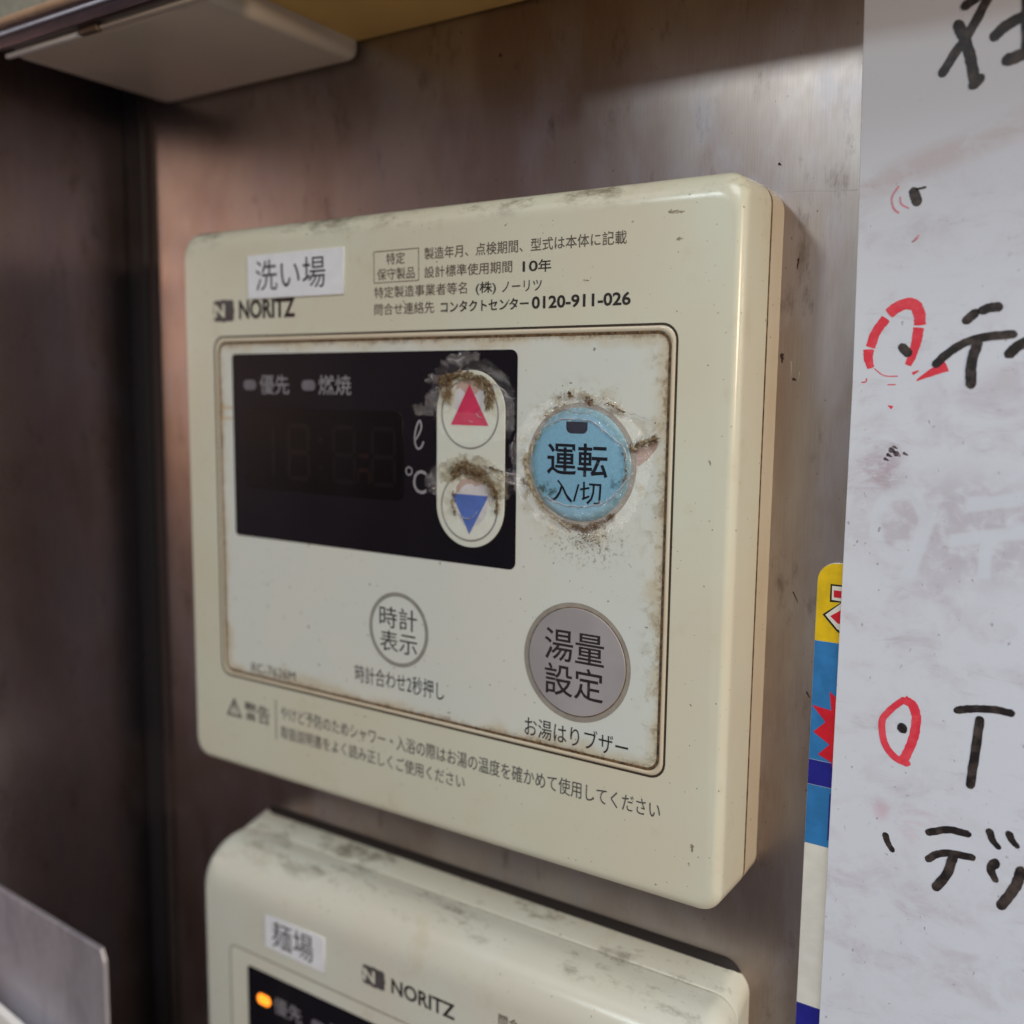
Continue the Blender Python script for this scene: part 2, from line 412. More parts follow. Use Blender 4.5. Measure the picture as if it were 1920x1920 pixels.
def box(name, x0, x1, y0, y1, z0, z1, mat, parent=None, label=None, bev=0., kind=None, cat=None):
    me = bpy.data.meshes.new(name); bm = bmesh.new(); bmesh.ops.create_cube(bm, size=1)
    for v in bm.verts: v.co = Vector(((x0+x1)/2+v.co.x*(x1-x0), (y0+y1)/2+v.co.y*(y1-y0), (z0+z1)/2+v.co.z*(z1-z0)))*MM
    if bev: bmesh.ops.bevel(bm, geom=bm.edges[:], offset=bev*MM, segments=4, affect='EDGES', profile=.5)
    bm.to_mesh(me); bm.free()
    if bev:
        for p in me.polygons: p.use_smooth = True
        try: me.set_sharp_from_angle(angle=math.radians(50))
        except Exception: pass
    return link(name, me, mat, parent, label, kind, cat)
_tc = {}
def text(s, x0, z0, x1, z1, y, mat, parent, bold=0., name='printed_text', label=None, shear=0.):
    """one printed line fitted to its box on a plane facing the room; z1 top, z0 bottom"""
    cu = bpy.data.curves.new('t', 'FONT'); cu.body = s; cu.size = 1; cu.offset = bold; cu.resolution_u = 3; cu.shear = shear
    to = bpy.data.objects.new('t', cu); COL.objects.link(to)
    bpy.context.view_layer.update()
    dg = bpy.context.evaluated_depsgraph_get()
    me = bpy.data.meshes.new_from_object(to.evaluated_get(dg))
    bpy.data.objects.remove(to); bpy.data.curves.remove(cu)
    xs = [v.co.x for v in me.vertices]; ys = [v.co.y for v in me.vertices]
    ax, bx, ay, by = min(xs), max(xs), min(ys), max(ys)
    for v in me.vertices:
        v.co = Vector((x0+(v.co.x-ax)/(bx-ax)*(x1-x0), y, z0+(v.co.y-ay)/(by-ay)*(z1-z0)))*MM
    me.name = name; me.update()
    return link(name, me, mat, parent, label)
def stroke(name, pts, wd, y, mat, parent, label=None, taper=(1, 1), rough=.04, sub=6):
    """flat marker stroke with round ends along a smooth line"""
    P = [Vector(p) for p in pts]
    if len(P) == 2: P = [P[0], (P[0]+P[1])/2, P[1]]
    C = [P[0]*2-P[1]]+P+[P[-1]*2-P[-2]]; L = []
    for i in range(1, len(C)-2):
        for k in range(sub):
            t = k/sub; a, b, c, d = C[i-1], C[i], C[i+1], C[i+2]
            L.append(.5*((2*b)+(c-a)*t+(2*a-5*b+4*c-d)*t*t+(3*b-a-3*c+d)*t**3))
    L.append(P[-1])
    n = len(L); left = []; right = []
    for i, p in enumerate(L):
        d = (L[min(i+1, n-1)]-L[max(i-1, 0)]).normalized(); nn = Vector((-d.y, d.x)); t = i/(n-1)
        h = wd/2*(taper[0]+(taper[1]-taper[0])*t)
        left.append(p+nn*h*(1+random.uniform(-rough, rough)*2)); right.append(p-nn*h*(1+random.uniform(-rough, rough)*2))
    ck = .12 if name == 'red_ring' and y > 14.46 else 1.0
    def cap(p, d, h):
        a0 = math.atan2(d.y, d.x); d_ = d.normalized(); q_ = Vector((-d_.y, d_.x)); return [p+(d_*math.cos(a)*ck+q_*math.sin(a))*h*random.uniform(.86, 1.0) for a in (1.05, .52, 0, -.52, -1.05)]
    d1 = (L[-1]-L[-2]).normalized(); d0 = (L[0]-L[1]).normalized()
    v = []; f = []
    for i in range(n): v += [(left[i].x, y, left[i].y), (right[i].x, y, right[i].y)]
    for i in range(n-1): f.append((2*i, 2*i+1, 2*i+3, 2*i+2))
    b = len(v); c1 = cap(L[-1], d1, wd/2*taper[1]); v += [(q.x, y, q.y) for q in c1]; f.append([2*n-2]+[2*n-1]+[b+4-k for k in range(5)])
    b = len(v); c0 = cap(L[0], d0, wd/2*taper[0]); v += [(q.x, y, q.y) for q in c0]; f.append([1, 0]+[b+4-k for k in range(5)])
    return link(name, mesh(name, v, f), mat, parent, label)

# ------------------------------------------------------------------ setting: stainless walls
def sheet(name, x0, x1, z0, z1, y, th, mat):
    o = box(name, x0, x1, y, y+th, z0, z1, mat, kind='structure', bev=0.3); return o
back = sheet('back_wall', -48.5, 420, -420, 330, 17.0, 6, wall_mat)
side = box('side_wall', -54.5, -48.5, -330, 23, -420, 330, side_mat, kind='structure', bev=.3)
slab('corner_reflection', [(-48.6, -420), (-43.0, -420), (-42.0, 55), (-42.0, 330), (-48.6, 330)], 15.7, 17.2, corner_dark_m, None, bev=.6, kind='structure')  # added dark strip: side wall's reflection in the back wall
slab('corner_reflection_edge', [(-43.2, -420), (-41.3, -420), (-38.8, 55), (-38.8, 330), (-42.2, 330), (-42.2, 55)], 16.5, 17.2, corner_brown_m, None, bev=.3, kind='structure')  # added brown strip: outer part of the same painted reflection

scratch_glint_m = plain('bare_scratch_and_glint', srgb(206, 200, 196), .3, .8); rust_m = plain('rust_spot', srgb(52, 32, 26), .8)  # the pale tone serves scratches and a painted glint
def wstroke(nm, pts, wd, mat, taper=(1, .3)): return stroke(nm, pts, wd, 16.96, mat, back, taper=taper, rough=.2)
# ------------------------------------------------------------------ controllers
def shell(name, lv, mat, parent, radius, cap=True, n=8):
    """lv: list of (y, left, right, bottom, top, corner radius); rings from the wall to the room"""
    v = []; f = []; k = 4*(n+1)
    for (y, xl, xr, zb, zt, r) in lv:
        v += [(p[0], y, p[1]) for p in rrect(xl, zb, xr, zt, r, n)]
    for l in range(len(lv)-1):
        for i in range(k): f.append((l*k+i, l*k+(i+1) % k, (l+1)*k+(i+1) % k, (l+1)*k+i))
    if cap: f.append(list(range((len(lv)-1)*k, len(lv)*k)))
    me = mesh(name, v, f)
    for p in me.polygons: p.use_smooth = len(p.vertices) == 4
    me.set_sharp_from_angle(angle=math.radians(28))
    return link(name, me, mat, parent)
def cover_levels(xl, xr, zb, zt, seam_y, il, ir, ib, it, dl, dr, db, dt, rad, draft=.3, n=10):
    """quarter-ellipse roll on each side: inset i*, depth d*"""
    D = max(dl, dr, db, dt); out = [(seam_y, xl, xr, zb, zt, rad), (seam_y-.15, xl+.01, xr-.01, zb+.01, zt-.01, rad)]
    for k in range(-1, n+1):
        y = D*(1-k/n)**1.6 if k >= 0 else D+.4
        def ins(i, d):
            t = min(1., max(0., 1-y/d)); return i*(1-math.sqrt(max(0., 1-t*t)))
        dd = draft*(1-y/seam_y)
        out.append((y, xl+dd+ins(il, dl), xr-dd-ins(ir, dr), zb+dd+ins(ib, db), zt-dd-ins(it, dt), rad+(.0)))
    return out

A = thing('water_heater_controller', (50*MM, 17*MM, -87*MM), 'cream wall controller with blue round button and torn clear film, label above reads 洗い場', 'remote control', 'cream water heater controllers')
shell('base', [(17, -9.7, 109.5, -89.2, 21.0, 3.4), (11.35, -9.8, 109.6, -89.3, 21.2, 3.4), (11.2, -9.5, 109.2, -89.0, 20.9, 3.4)], base_mat, A, 5)
shell('seam', [(11.35, -9.4, 109.3, -88.9, 20.75, 3.4), (11.32, -9.79, 109.6, -89.28, 21.18, 3.4), (10.72, -9.79, 109.58, -89.28, 21.18, 3.4), (10.7, -9.4, 109.3, -88.9, 20.75, 3.4)], seam_m, A, 5, cap=False)
shell('cover', [(10.62, -9.45, 109.2, -88.95, 20.8, 3.4)]+cover_levels(-9.8, 109.6, -89.3, 21.2, 10.6, 1.4, 1.3, 1.9, 3.8, 2.2, 1.9, 2.0, 3.0, 3.4, draft=.15), cover_mat, A, 5)
# framed membrane panel
F1, F2 = -.06, -.10
ring('groove_line', rrect(-.25, -69.45, 100.2, .2, 2.6, 6), rrect(.12, -69.1, 99.85, -.15, 2.3, 6), F1, line_dark, A)
ring('groove_line', rrect(1.0, -68.4, 99.15, -.95, 2.2, 6), rrect(1.45, -67.95, 98.75, -1.4, 1.9, 6), -.13, line_brown, A)
def bead(name, o, i, y, h, mat, parent):
    n = len(o); mid = [((o[k][0]+i[k][0])/2, (o[k][1]+i[k][1])/2) for k in range(n)]
    v = [(p[0], y, p[1]) for p in o]+[(p[0], y-h, p[1]) for p in mid]+[(p[0], y, p[1]) for p in i]
    f = [(k, (k+1) % n, n+(k+1) % n, n+k) for k in range(n)]+[(n+k, n+(k+1) % n, 2*n+(k+1) % n, 2*n+k) for k in range(n)]
    return link(name, mesh(name, v, f, True), mat, parent)
bead('frame_bead', rrect(.15, -69.1, 99.8, -.2, 2.3, 6), rrect(1.0, -68.4, 99.15, -.95, 2.1, 6), -.03, .28, base_mat, A)
flat('membrane_sheet', rrect(1.15, -68.25, 99.0, -1.1, 2.0, 6), F2, sheet_mat, A)

# header print
T = lambda s, x0, z0, x1, z1, m_, b=0., nm='printed_text', par=A, y=F1, **k: text(s, x0, z0, x1, z1, y, m_, par, b, nm, **k)
def logo(x0, z0, x1, z1, par, ym, col, bgc):
    """dark rounded square with wavy edge and a light slanted N in its left half"""
    w_, h_ = x1-x0, z1-z0; cx, cz = (x0+x1)/2, (z0+z1)/2; pts = []
    for i in range(96):
        a = 2*math.pi*i/96; c, s = math.cos(a), math.sin(a)
        r = 1/(abs(c)**5+abs(s)**5)**.2; r *= 1-.07*(.5+.5*math.cos(a*8+math.pi))**1.0
        pts.append((cx+c*r*w_/2, cz+s*r*h_/2))
    lg = flat('logo_mark', pts, ym, col, par)
    text('N', x0+w_*.06, z0+h_*.2, x0+w_*.56, z0+h_*.8, ym-.05, bgc, lg, .035, 'logo_letter')
logo(-.2, 2.95, 6.0, 7.35, A, F1, ink_grey, cover_mat)
T('NORITZ', 7.3, 3.35, 22.6, 7.05, ink_dark, .03, 'brand_lettering')
ring('text_box', rrect(42, 8.55, 52.1, 14.05, .05, 1), rrect(42.12, 8.67, 51.98, 13.93, .05, 1), F1, ink_brown, A)
T('特定', 44.9, 11.6, 49.0, 13.6, ink_brown)
T('保守製品', 42.8, 9.0, 51.2, 11.0, ink_brown)
T('製造年月、点検期間、型式は本体に記載', 53.3, 11.95, 91.4, 13.95, ink_brown)
T('設計標準使用期間', 53.3, 8.9, 71.1, 10.8, ink_brown)
T('10', 73.1, 8.85, 75.9, 10.5, ink_dark, .012)
T('年', 76.0, 8.65, 78.4, 10.6, ink_dark, .007)
T('特定製造事業者等名', 42.1, 5.95, 62.2, 7.9, ink_brown)
T('(株)', 64.0, 5.6, 68.0, 7.7, ink_dark, .008)
T('ノーリツ', 69.2, 5.8, 76.7, 7.5, ink_dark)
T('問合せ連絡先', 42.1, 3.0, 55.4, 5.0, ink_brown)
T('コンタクトセンター', 56.8, 3.0, 74.3, 4.85, ink_dark, .016)
T('0120-911-026', 74.9, 2.95, 92.3, 4.95, ink_dark, .024)
# name sticker
st = slab('name_sticker', [(10.2, 7.15), (35.0, 7.05), (35.1, 15.35), (10.2, 15.3)], -.26, -.02, tape_m, A, 'white label tape reading 洗い場', bev=.02)
text('洗い場', 12.4, 8.5, 30.6, 14.2, -.28, ink_navy, st, .0, 'sticker_lettering')
# footer print
tri = ring('warning_triangle', [(3.3, -73.9), (.9, -78.0), (5.6, -78.0)], [(3.3, -74.8), (1.7, -77.55), (4.85, -77.55)], F1, ink_grey, A)
text('!', 3.05, -77.2, 3.5, -75.2, F1, ink_grey, tri, .02, 'warning_mark')
T('警告', 6.3, -78.0, 13.7, -74.1, ink_grey, .008)
flat('divider_line', [(15.4, -80.4), (15.6, -80.4), (15.6, -72.2), (15.4, -72.2)], F1, ink_grey, A)
T('やけど予防のためシャワー・入浴の際はお湯の温度を確かめて使用してください', 16.9, -75.95, 99.6, -73.05, ink_grey)
T('取扱説明書をよく読み正しくご使用ください', 16.8, -79.9, 62.3, -77.2, ink_grey)

# display window
dw = flat('display_window', rrect(5.1, -39.5, 72.45, -3.35, (.8, 1.3, 1.3, .8), 5), -.16, black_gloss, A)
lc = slab('lcd_screen', rrect(8.1, -29.6, 48.7, -13.8, 1.6, 6), -.30, -.17, lcd_m, dw, bev=.05)
def segs(x0, x1, zt, zb, mat, which='abcdefg'):
    zm = (zt+zb)/2; w_ = .8; g = .35
    R = {'a': (x0+g, zt-w_, x1-g, zt), 'd': (x0+g, zb, x1-g, zb+w_), 'g': (x0+g, zm-w_/2, x1-g, zm+w_/2),
         'f': (x0-w_*.3, zm+g, x0+w_*.7, zt-g-.3), 'b': (x1-w_*.7, zm+g, x1+w_*.3, zt-g-.3), 'e': (x0-w_*.3, zb+g+.3, x0+w_*.7, zm-g), 'c': (x1-w_*.7, zb+g+.3, x1+w_*.3, zm-g)}
    v = []; f = []
    for k in which:
        a = R[k]; b = len(v); v += [(a[0], -.33, a[1]), (a[2], -.33, a[1]), (a[2], -.33, a[3]), (a[0], -.33, a[3])]; f.append((b, b+1, b+2, b+3))
    return v, f
V = []; Fc = []
for (a, b, wh) in ((11, 16.6, 'bc'), (20.6, 26.0, 'abcdefg'), (32.2, 37.6, 'abcdefg'), (41.6, 47.0, 'abcdefg')):
    v, f = segs(a, b, -16.6, -27.4, None, wh); o = len(V); V += v; Fc += [[i+o for i in q] for q in f]
for zz in (-19.4, -24.8):
    o = len(V); V += [(x, -.33, z) for x, z in circle(29, zz, .55, 10)]; Fc.append(list(range(o, o+10)))
link('lcd_segments', mesh('lcd_segments', V, Fc), seg_m, dw)
v, f = segs(37.9, 41.2, -21.6, -27.6, None, 'aceg'); link('lcd_segments', mesh('lcd_segments', v, f), glow_m, dw, 'faint reddish glow painted as segments')
for x in (10.1, 25.9):
    flat('indicator_light', rrect(x-1.75, -10.35, x+1.75, -8.4, .9, 6), -.2, led_off, dw)
text('優先', 12.9, -11.15, 20.8, -7.4, -.2, ink_pale2, dw, .004)
text('燃焼', 28.5, -11.1, 36.6, -7.45, -.2, ink_pale2, dw, .004)
stroke('printed_text', [(51.5, -18.6), (52.2, -17.7), (52.75, -16.4), (52.4, -15.3), (51.75, -16.2), (51.3, -18.1), (51.5, -19.6), (52.1, -20.2), (52.8, -19.8), (53.2, -19.0)], .36, -.2, ink_pale, dw, rough=0)
text('C', 50.9, -28.1, 53.85, -23.9, -.2, ink_pale, dw, .0)
ring('degree_mark', circle(50.0, -24.2, .82, 24), circle(50.0, -24.2, .55, 24), -.2, ink_pale, dw)

# temperature rocker
tb = slab('temperature_button_pad', rrect(56.2, -36.5, 70.2, -6.6, 6.9, 16), -.34, -.17, pill_m, A, bev=.08)
for (cz, nm) in ((-13.9, 'up'), (-29.6, 'down')):
    ring('button_outline', circle(63.1, cz, 5.95), circle(63.1, cz, 5.6), -.37, ring_grey, tb)
up_hole = [(60.6, -8.6), (61.8, -8.05), (63.6, -7.95), (65.2, -8.2), (66.1, -8.9), (66.0, -10.6), (65.5, -12.9), (64.9, -13.6), (60.6, -13.4), (59.9, -12.9), (60.0, -11.0), (60.2, -9.5)]
flat('exposed_patch', up_hole, -.36, bare_m, tb, 'bare patch where the film is torn away')
flat('exposed_patch', [(60.5, -8.6), (61.8, -8.05), (63.6, -7.95), (65.2, -8.2), (66.1, -8.9), (66.1, -10.0), (65.2, -9.8), (64.4, -10.6), (62.1, -10.4), (61.2, -9.6), (60.2, -9.9)], -.365, pink_res, tb, 'pinkish torn layer above the red arrow')
dn_hole = [(60.3, -28.2), (60.6, -26.4), (61.6, -25.2), (63.2, -24.8), (65.2, -24.9), (66.9, -26.0), (67.9, -27.6), (66.9, -29.3), (66.4, -31.2), (65.0, -32.6), (62.0, -32.8), (60.9, -31.2)]
flat('exposed_patch', dn_hole, -.36, bare_m, tb, 'bare patch round the blue arrow')
flat('exposed_patch', [(60.4, -27.4), (60.5, -26.2), (61.5, -25.0), (63.4, -24.5), (65.6, -24.7), (66.3, -25.3), (65.4, -25.7), (64.4, -26.1), (63.7, -25.6), (62.4, -25.8), (61.5, -26.4), (61.0, -27.2)], -.365, pink_res, tb, 'pinkish torn layer above the blue arrow')
flat('up_arrow', [(63.1, -8.95), (59.25, -15.8), (67.0, -15.8)], -.39, ink_red, tb)
flat('down_arrow', [(59.5, -27.5), (67.1, -27.5), (63.2, -34.3)], -.39, ink_blue, tb)

# power button
pb = ring('power_button', circle(84.3, -21.45, 9.75), circle(84.3, -21.45, 8.7), -.14, ring_warm, A)
disc = []
for j, (r, h) in enumerate(((8.95, -.15), (8.7, -.42), (8.0, -.52), (0, -.55))):
    disc.append((r, h))
v = []; f = []; n = 72
for (r, h) in disc[:3]: v += [(84.2+r*math.cos(2*math.pi*i/n), h, -21.4+r*math.sin(2*math.pi*i/n)) for i in range(n)]
for l in range(2):
    for i in range(n): f.append((l*n+i, l*n+(i+1) % n, (l+1)*n+(i+1) % n, (l+1)*n+i))
f.append(list(range(2*n, 3*n)))
bd = link('blue_cap', mesh('blue_cap', v, f, True), blue_m, pb)
link('indicator_light', mesh('indicator_light', [(p[0], -.56, p[1]) for p in rrect(81.9, -16.5, 85.7, -14.65, (.15, .15, .9, .9), 5)], [list(range(24))]), led_off2, pb)
text('運転', 78.5, -23.2, 89.35, -18.0, -.57, ink_navy, pb, .012)
text('入/切', 79.4, -27.5, 88.35, -23.9, -.57, ink_navy, pb, .004)

# clock button and hot water volume button
ck = ring('clock_button', circle(47.4, -53.2, 6.9), circle(47.4, -53.2, 6.15), -.14, ring_grey, A)
text('時計', 43.0, -53.1, 51.7, -49.1, -.15, ink_dark, ck)
text('表示', 43.1, -57.5, 51.75, -53.6, -.15, ink_dark, ck)
T('時計合わせ2秒押し', 37.0, -64.6, 57.8, -61.2, ink_dark, y=-.15)
vb = ring('volume_button', circle(84.2, -53.3, 9.8), circle(84.2, -53.3, 8.9), -.14, ring_warm, A)
slab('button_cap', circle(84.3, -53.2, 8.85), -.34, -.12, silver_m, vb, bev=.1)
ring('cap_edge', circle(84.3, -53.2, 9.0), circle(84.3, -53.2, 8.84), -.16, seam_m, vb)
text('湯量', 78.5, -53.4, 89.4, -48.1, -.37, ink_dark, vb, .006)
text('設定', 78.6, -59.2, 89.4, -53.9, -.37, ink_dark, vb, .006)
T('お湯はりブザー', 74.7, -67.3, 93.9, -63.9, ink_dark, y=-.15)
T('RC-7626M', 8.8, -67.4, 21.2, -65.45, ink_grey, 0, y=-.15)

# torn clear film: ragged crinkled sheet pieces
def inpoly(x, z, P):
    c = False; j = len(P)-1
    for i in range(len(P)):
        if (P[i][1] > z) != (P[j][1] > z) and x < (P[j][0]-P[i][0])*(z-P[i][1])/(P[j][1]-P[i][1])+P[i][0]: c = not c
        j = i
    return c
def film(P, y, h, mat, step=.28, holes=(), label=None):
    x0 = min(p[0] for p in P); x1 = max(p[0] for p in P); z0 = min(p[1] for p in P); z1 = max(p[1] for p in P)
    nx = int((x1-x0)/step)+2; nz = int((z1-z0)/step)+2; idx = {}; v = []; f = []
    def vid(i, k):
        if (i, k) not in idx:
            x = x0+(i+random.uniform(-.25, .25))*step; z = z0+(k+random.uniform(-.25, .25))*step
            q = mnoise.noise(Vector((x*.9, z*.9, 3)))+.5*mnoise.noise(Vector((x*2.3, z*2.3, 8)))+.3*mnoise.noise(Vector((x*.3+z*.5, z*.2, 1)))
            idx[(i, k)] = len(v); v.append((x, y-h*max(0, .4+q), z))
        return idx[(i, k)]
    for i in range(nx):
        for k in range(nz):
            x = x0+(i+.5)*step; z = z0+(k+.5)*step
            j = mnoise.noise(Vector((x*1.3, z*1.3, 5)))*.5
            if inpoly(x+j, z-j, P) and not any(inpoly(x-j, z+j, H) for H in holes):
                f.append((vid(i, k), vid(i+1, k), vid(i+1, k+1), vid(i, k+1)))
    return link('torn_film', mesh('torn_film', v, f, True), mat, A, label)
film([(56.8, -5.9), (57.4, -4.8), (60.6, -3.7), (65.1, -3.8), (65.1, -4.9), (62.2, -5.3), (61.3, -5.9), (59.3, -5.7)], -.28, .3, film_mat)
film([(50.8, -12.6), (53.4, -12.3), (54.3, -10.4), (56.6, -9.5), (56.2, -13.1), (55.4, -14.4), (51.6, -14.3)], -.28, .25, film_mat)
film([(69.0, -8.9), (72.2, -11.4), (72.3, -16.4), (70.4, -16.3), (70.3, -12.2)], -.45, .3, film_mat)
film([(65.6, -6.4), (69.7, -6.7), (71.2, -9.0), (69.2, -8.3), (67.4, -7.5)], -.28, .35, film_mat)
film([(53.4, -8.0), (54.8, -7.5), (57.2, -7.5), (57.4, -8.8), (54.1, -8.9)], -.28, .3, film_mat)
film([(53.4, -25.6), (54.6, -24.2), (56.4, -23.7), (56.6, -28.0), (54.4, -27.7)], -.28, .25, film_mat)
film([(70.0, -23.0), (74, -23.8), (75, -25.6), (72, -25.4), (70.0, -25.0)], -.45, .3, film_mat)
film([(55.2, -7.5), (57.5, -5.6), (62, -4.6), (67, -5.0), (71.2, -7.8), (72.6, -12), (71.8, -17.5), (67, -18.6), (60, -18.8), (56.2, -16.5), (55.0, -12)], -.46, .22, film3_mat, .26, holes=(up_hole,))
film([(55.0, -23.5), (59, -21.2), (64, -20.8), (69.5, -22.0), (74.4, -23.6), (74.0, -26), (71, -27.5), (70.2, -31), (66.5, -34.6), (60.5, -34.8), (57.5, -32), (56, -27.5)], -.46, .22, film3_mat, .26, holes=(dn_hole,))
ringpts = [(84.2+(12.6+1.6*mnoise.noise(Vector((math.cos(a)*2, math.sin(a)*2, 0))))*math.cos(a), -21.2+(11.4+1.4*mnoise.noise(Vector((math.cos(a)*2, math.sin(a)*2, 4))))*math.sin(a)) for a in [2*math.pi*i/60 for i in range(60)]]
hole = [(77.0, -17.2), (78.4, -15.8), (80.6, -14.9), (83.8, -14.4), (86.7, -14.9), (89.7, -16.8), (91.7, -18.6), (92.3, -21.0), (91.6, -24.4), (89.9, -26.3), (86.3, -27.7), (82.6, -27.8), (79.5, -27.2), (77.0, -25.4), (75.9, -22.4), (76.0, -19.2)]
film(ringpts, -.60, .25, film2_mat, .35, holes=(hole,))
def wire(name, pts, r, mat, parent, y=-.6, wob=.12, sub=6, label=None):
    P = [Vector((p[0], y, p[1])) for p in pts]; C = [P[0]*2-P[1]]+P+[P[-1]*2-P[-2]]; L = []
    for i in range(1, len(C)-2):
        for k in range(sub):
            t = k/sub; a, b, c, d = C[i-1], C[i], C[i+1], C[i+2]
            L.append(.5*((2*b)+(c-a)*t+(2*a-5*b+4*c-d)*t*t+(3*b-a-3*c+d)*t**3)+Vector((random.uniform(-wob, wob), random.uniform(-wob, 0), random.uniform(-wob, wob))))
    L.append(P[-1]); v = []; f = []
    for i, p in enumerate(L):
        d = (L[min(i+1, len(L)-1)]-L[max(0, i-1)]).normalized(); u = Vector((0, -1, 0)); s = d.cross(u).normalized(); rr = r*random.uniform(.5, 1.2)
        for q in range(4): a = math.pi/2*q; v.append(tuple(p+(u*math.sin(a)+s*math.cos(a))*rr))
    for i in range(len(L)-1):
        for q in range(4): f.append((4*i+q, 4*i+(q+1) % 4, 4*i+4+(q+1) % 4, 4*i+4+q))
    return link(name, mesh(name, v, f, True), mat, parent, label)
for p, r in (([(77.3, -16.0), (80.2, -14.6), (83.8, -14.3), (86.7, -14.6), (89.7, -16.7), (91.9, -18.1), (92.6, -20.1)], .13),
             ([(78.9, -27.0), (82.6, -27.9), (86.3, -27.8), (89.9, -26.4), (92.4, -23.7), (93.7, -22.1)], .14),
             ([(77.6, -13.1), (80.7, -12.5), (83.6, -13.2), (86.4, -13.1)], .08),
             ([(88.8, -11.9), (91.2, -12.9), (94.2, -13.4), (97, -14.3)], .07),
             ([(65.7, -22.6), (68.2, -24.0), (70.2, -24.7), (74.2, -25.1)], .07), ([(65.5, -21.9), (70.0, -23.1), (73.9, -23.9)], .06),
             ([(67.6, -8.9), (69.6, -9.6), (71.2, -11.2)], .09), ([(60.9, -31.0), (62.2, -31.6), (63.9, -31.4), (64.9, -30.2)], .09),
             ([(64.5, -13.8), (65.3, -14.4), (66.0, -14.3)], .07), ([(62.9, -15.0), (63.8, -15.3)], .07), ([(58.9, -4.7), (60.4, -5.0), (62.1, -4.5)], .1)):
    wire('film_crease', p, r, ridge_mat, A, y=-.62 if p[0][0] > 74 else -.45)
# smeared, packed dirt under the crumbs
def band(P, w0):
    L = []; R_ = []
    for i, p in enumerate(P):
        a = Vector(P[max(0, i-1)]); b = Vector(P[min(len(P)-1, i+1)]); d = (b-a).normalized(); n_ = Vector((-d.y, d.x)); k = w0*(.45+.55*math.sin(math.pi*(i+.6)/(len(P)+.2)))
        L.append(tuple(Vector(p)+n_*k)); R_.append(tuple(Vector(p)-n_*k))
    return L+R_[::-1]
def smear_m(name, dark, pale, lo, hi):
    M = Mat(name, .5); n = M.noise(1.1, 6, .7, dist=1.0); q = M.noise(.45, 4, .6, off=(3, 3, 3), dist=.8)
    M.color(M.mix(M.step(n, .36, .60), dark, pale)); M.roughness(M.add(.25, M.mul(n, .4)))
    tr = M.N.new('ShaderNodeBsdfTransparent'); mx = M.N.new('ShaderNodeMixShader')
    M.L.new(M.add(lo, M.mul(M.step(q, .35, .62), hi)), mx.inputs[0]); M.L.new(tr.outputs[0], mx.inputs[1]); M.L.new(M.b.outputs[0], mx.inputs[2]); M.L.new(mx.outputs[0], M.out.inputs[0])
    M.bump(n, .8, .0003)
    return M.m
smear_mat = smear_m('packed_brown_dirt', srgb(70, 50, 30), srgb(140, 112, 76), .25, .7)
smear2_mat = smear_m('yellowed_film_dirt', srgb(128, 106, 66), srgb(178, 164, 122), .05, .4)
arcU = [(57.0, -9.2), (58.6, -8.1), (60.6, -7.5), (63.1, -7.6), (65.4, -8.1), (66.9, -9.2), (67.7, -10.6), (67.5, -12)]
arcD = [(59.6, -24.6), (60.6, -23.4), (62.6, -22.8), (64.4, -23.3), (66.2, -24.2), (67.6, -25.4), (68.5, -27.2)]
def smear(P, w0, y, mat, nm='dirt_smear'):
    o = film(band(P, w0), y, .12, mat, .22); o.name = nm; o.data.name = nm
smear(arcU, .75, -.42, smear_mat); smear(arcD, 1.0, -.42, smear_mat)
smear([(56.4, -8.6), (57.6, -8.2), (58.8, -8.9), (59.0, -10.6)], .8, -.43, smear_mat)
smear([(59.6, -8.9), (61, -8.0), (63.1, -8.0), (65.4, -8.6), (67.0, -9.8), (67.6, -11.4), (67.5, -13)], 1.1, -.40, smear2_mat); smear([(56.6, -24.6), (59, -23.6), (62.6, -22.6), (66.2, -23.4), (69.2, -25.2), (69.6, -28)], 2.3, -.40, smear2_mat)
smear([(93.1, -18.9), (94.6, -17.9), (96.4, -17.2), (97.3, -16.9)], .45, -.30, smear_mat)
smear([(80.5, -30.6), (83.0, -31.3), (85.7, -31.5), (88.8, -30.3), (90.6, -28.9)], .6, -.30, smear_mat)
smear([(76.6, -16.6), (74.9, -19.5), (74.6, -22), (75.3, -24.8), (77.4, -28), (80, -30.2)], .35, -.30, smear2_mat)
smear([(79.5, -11.4), (82.5, -10.5), (85.8, -11.0), (88.8, -11.8), (91.8, -13.0)], .8, -.30, smear2_mat)
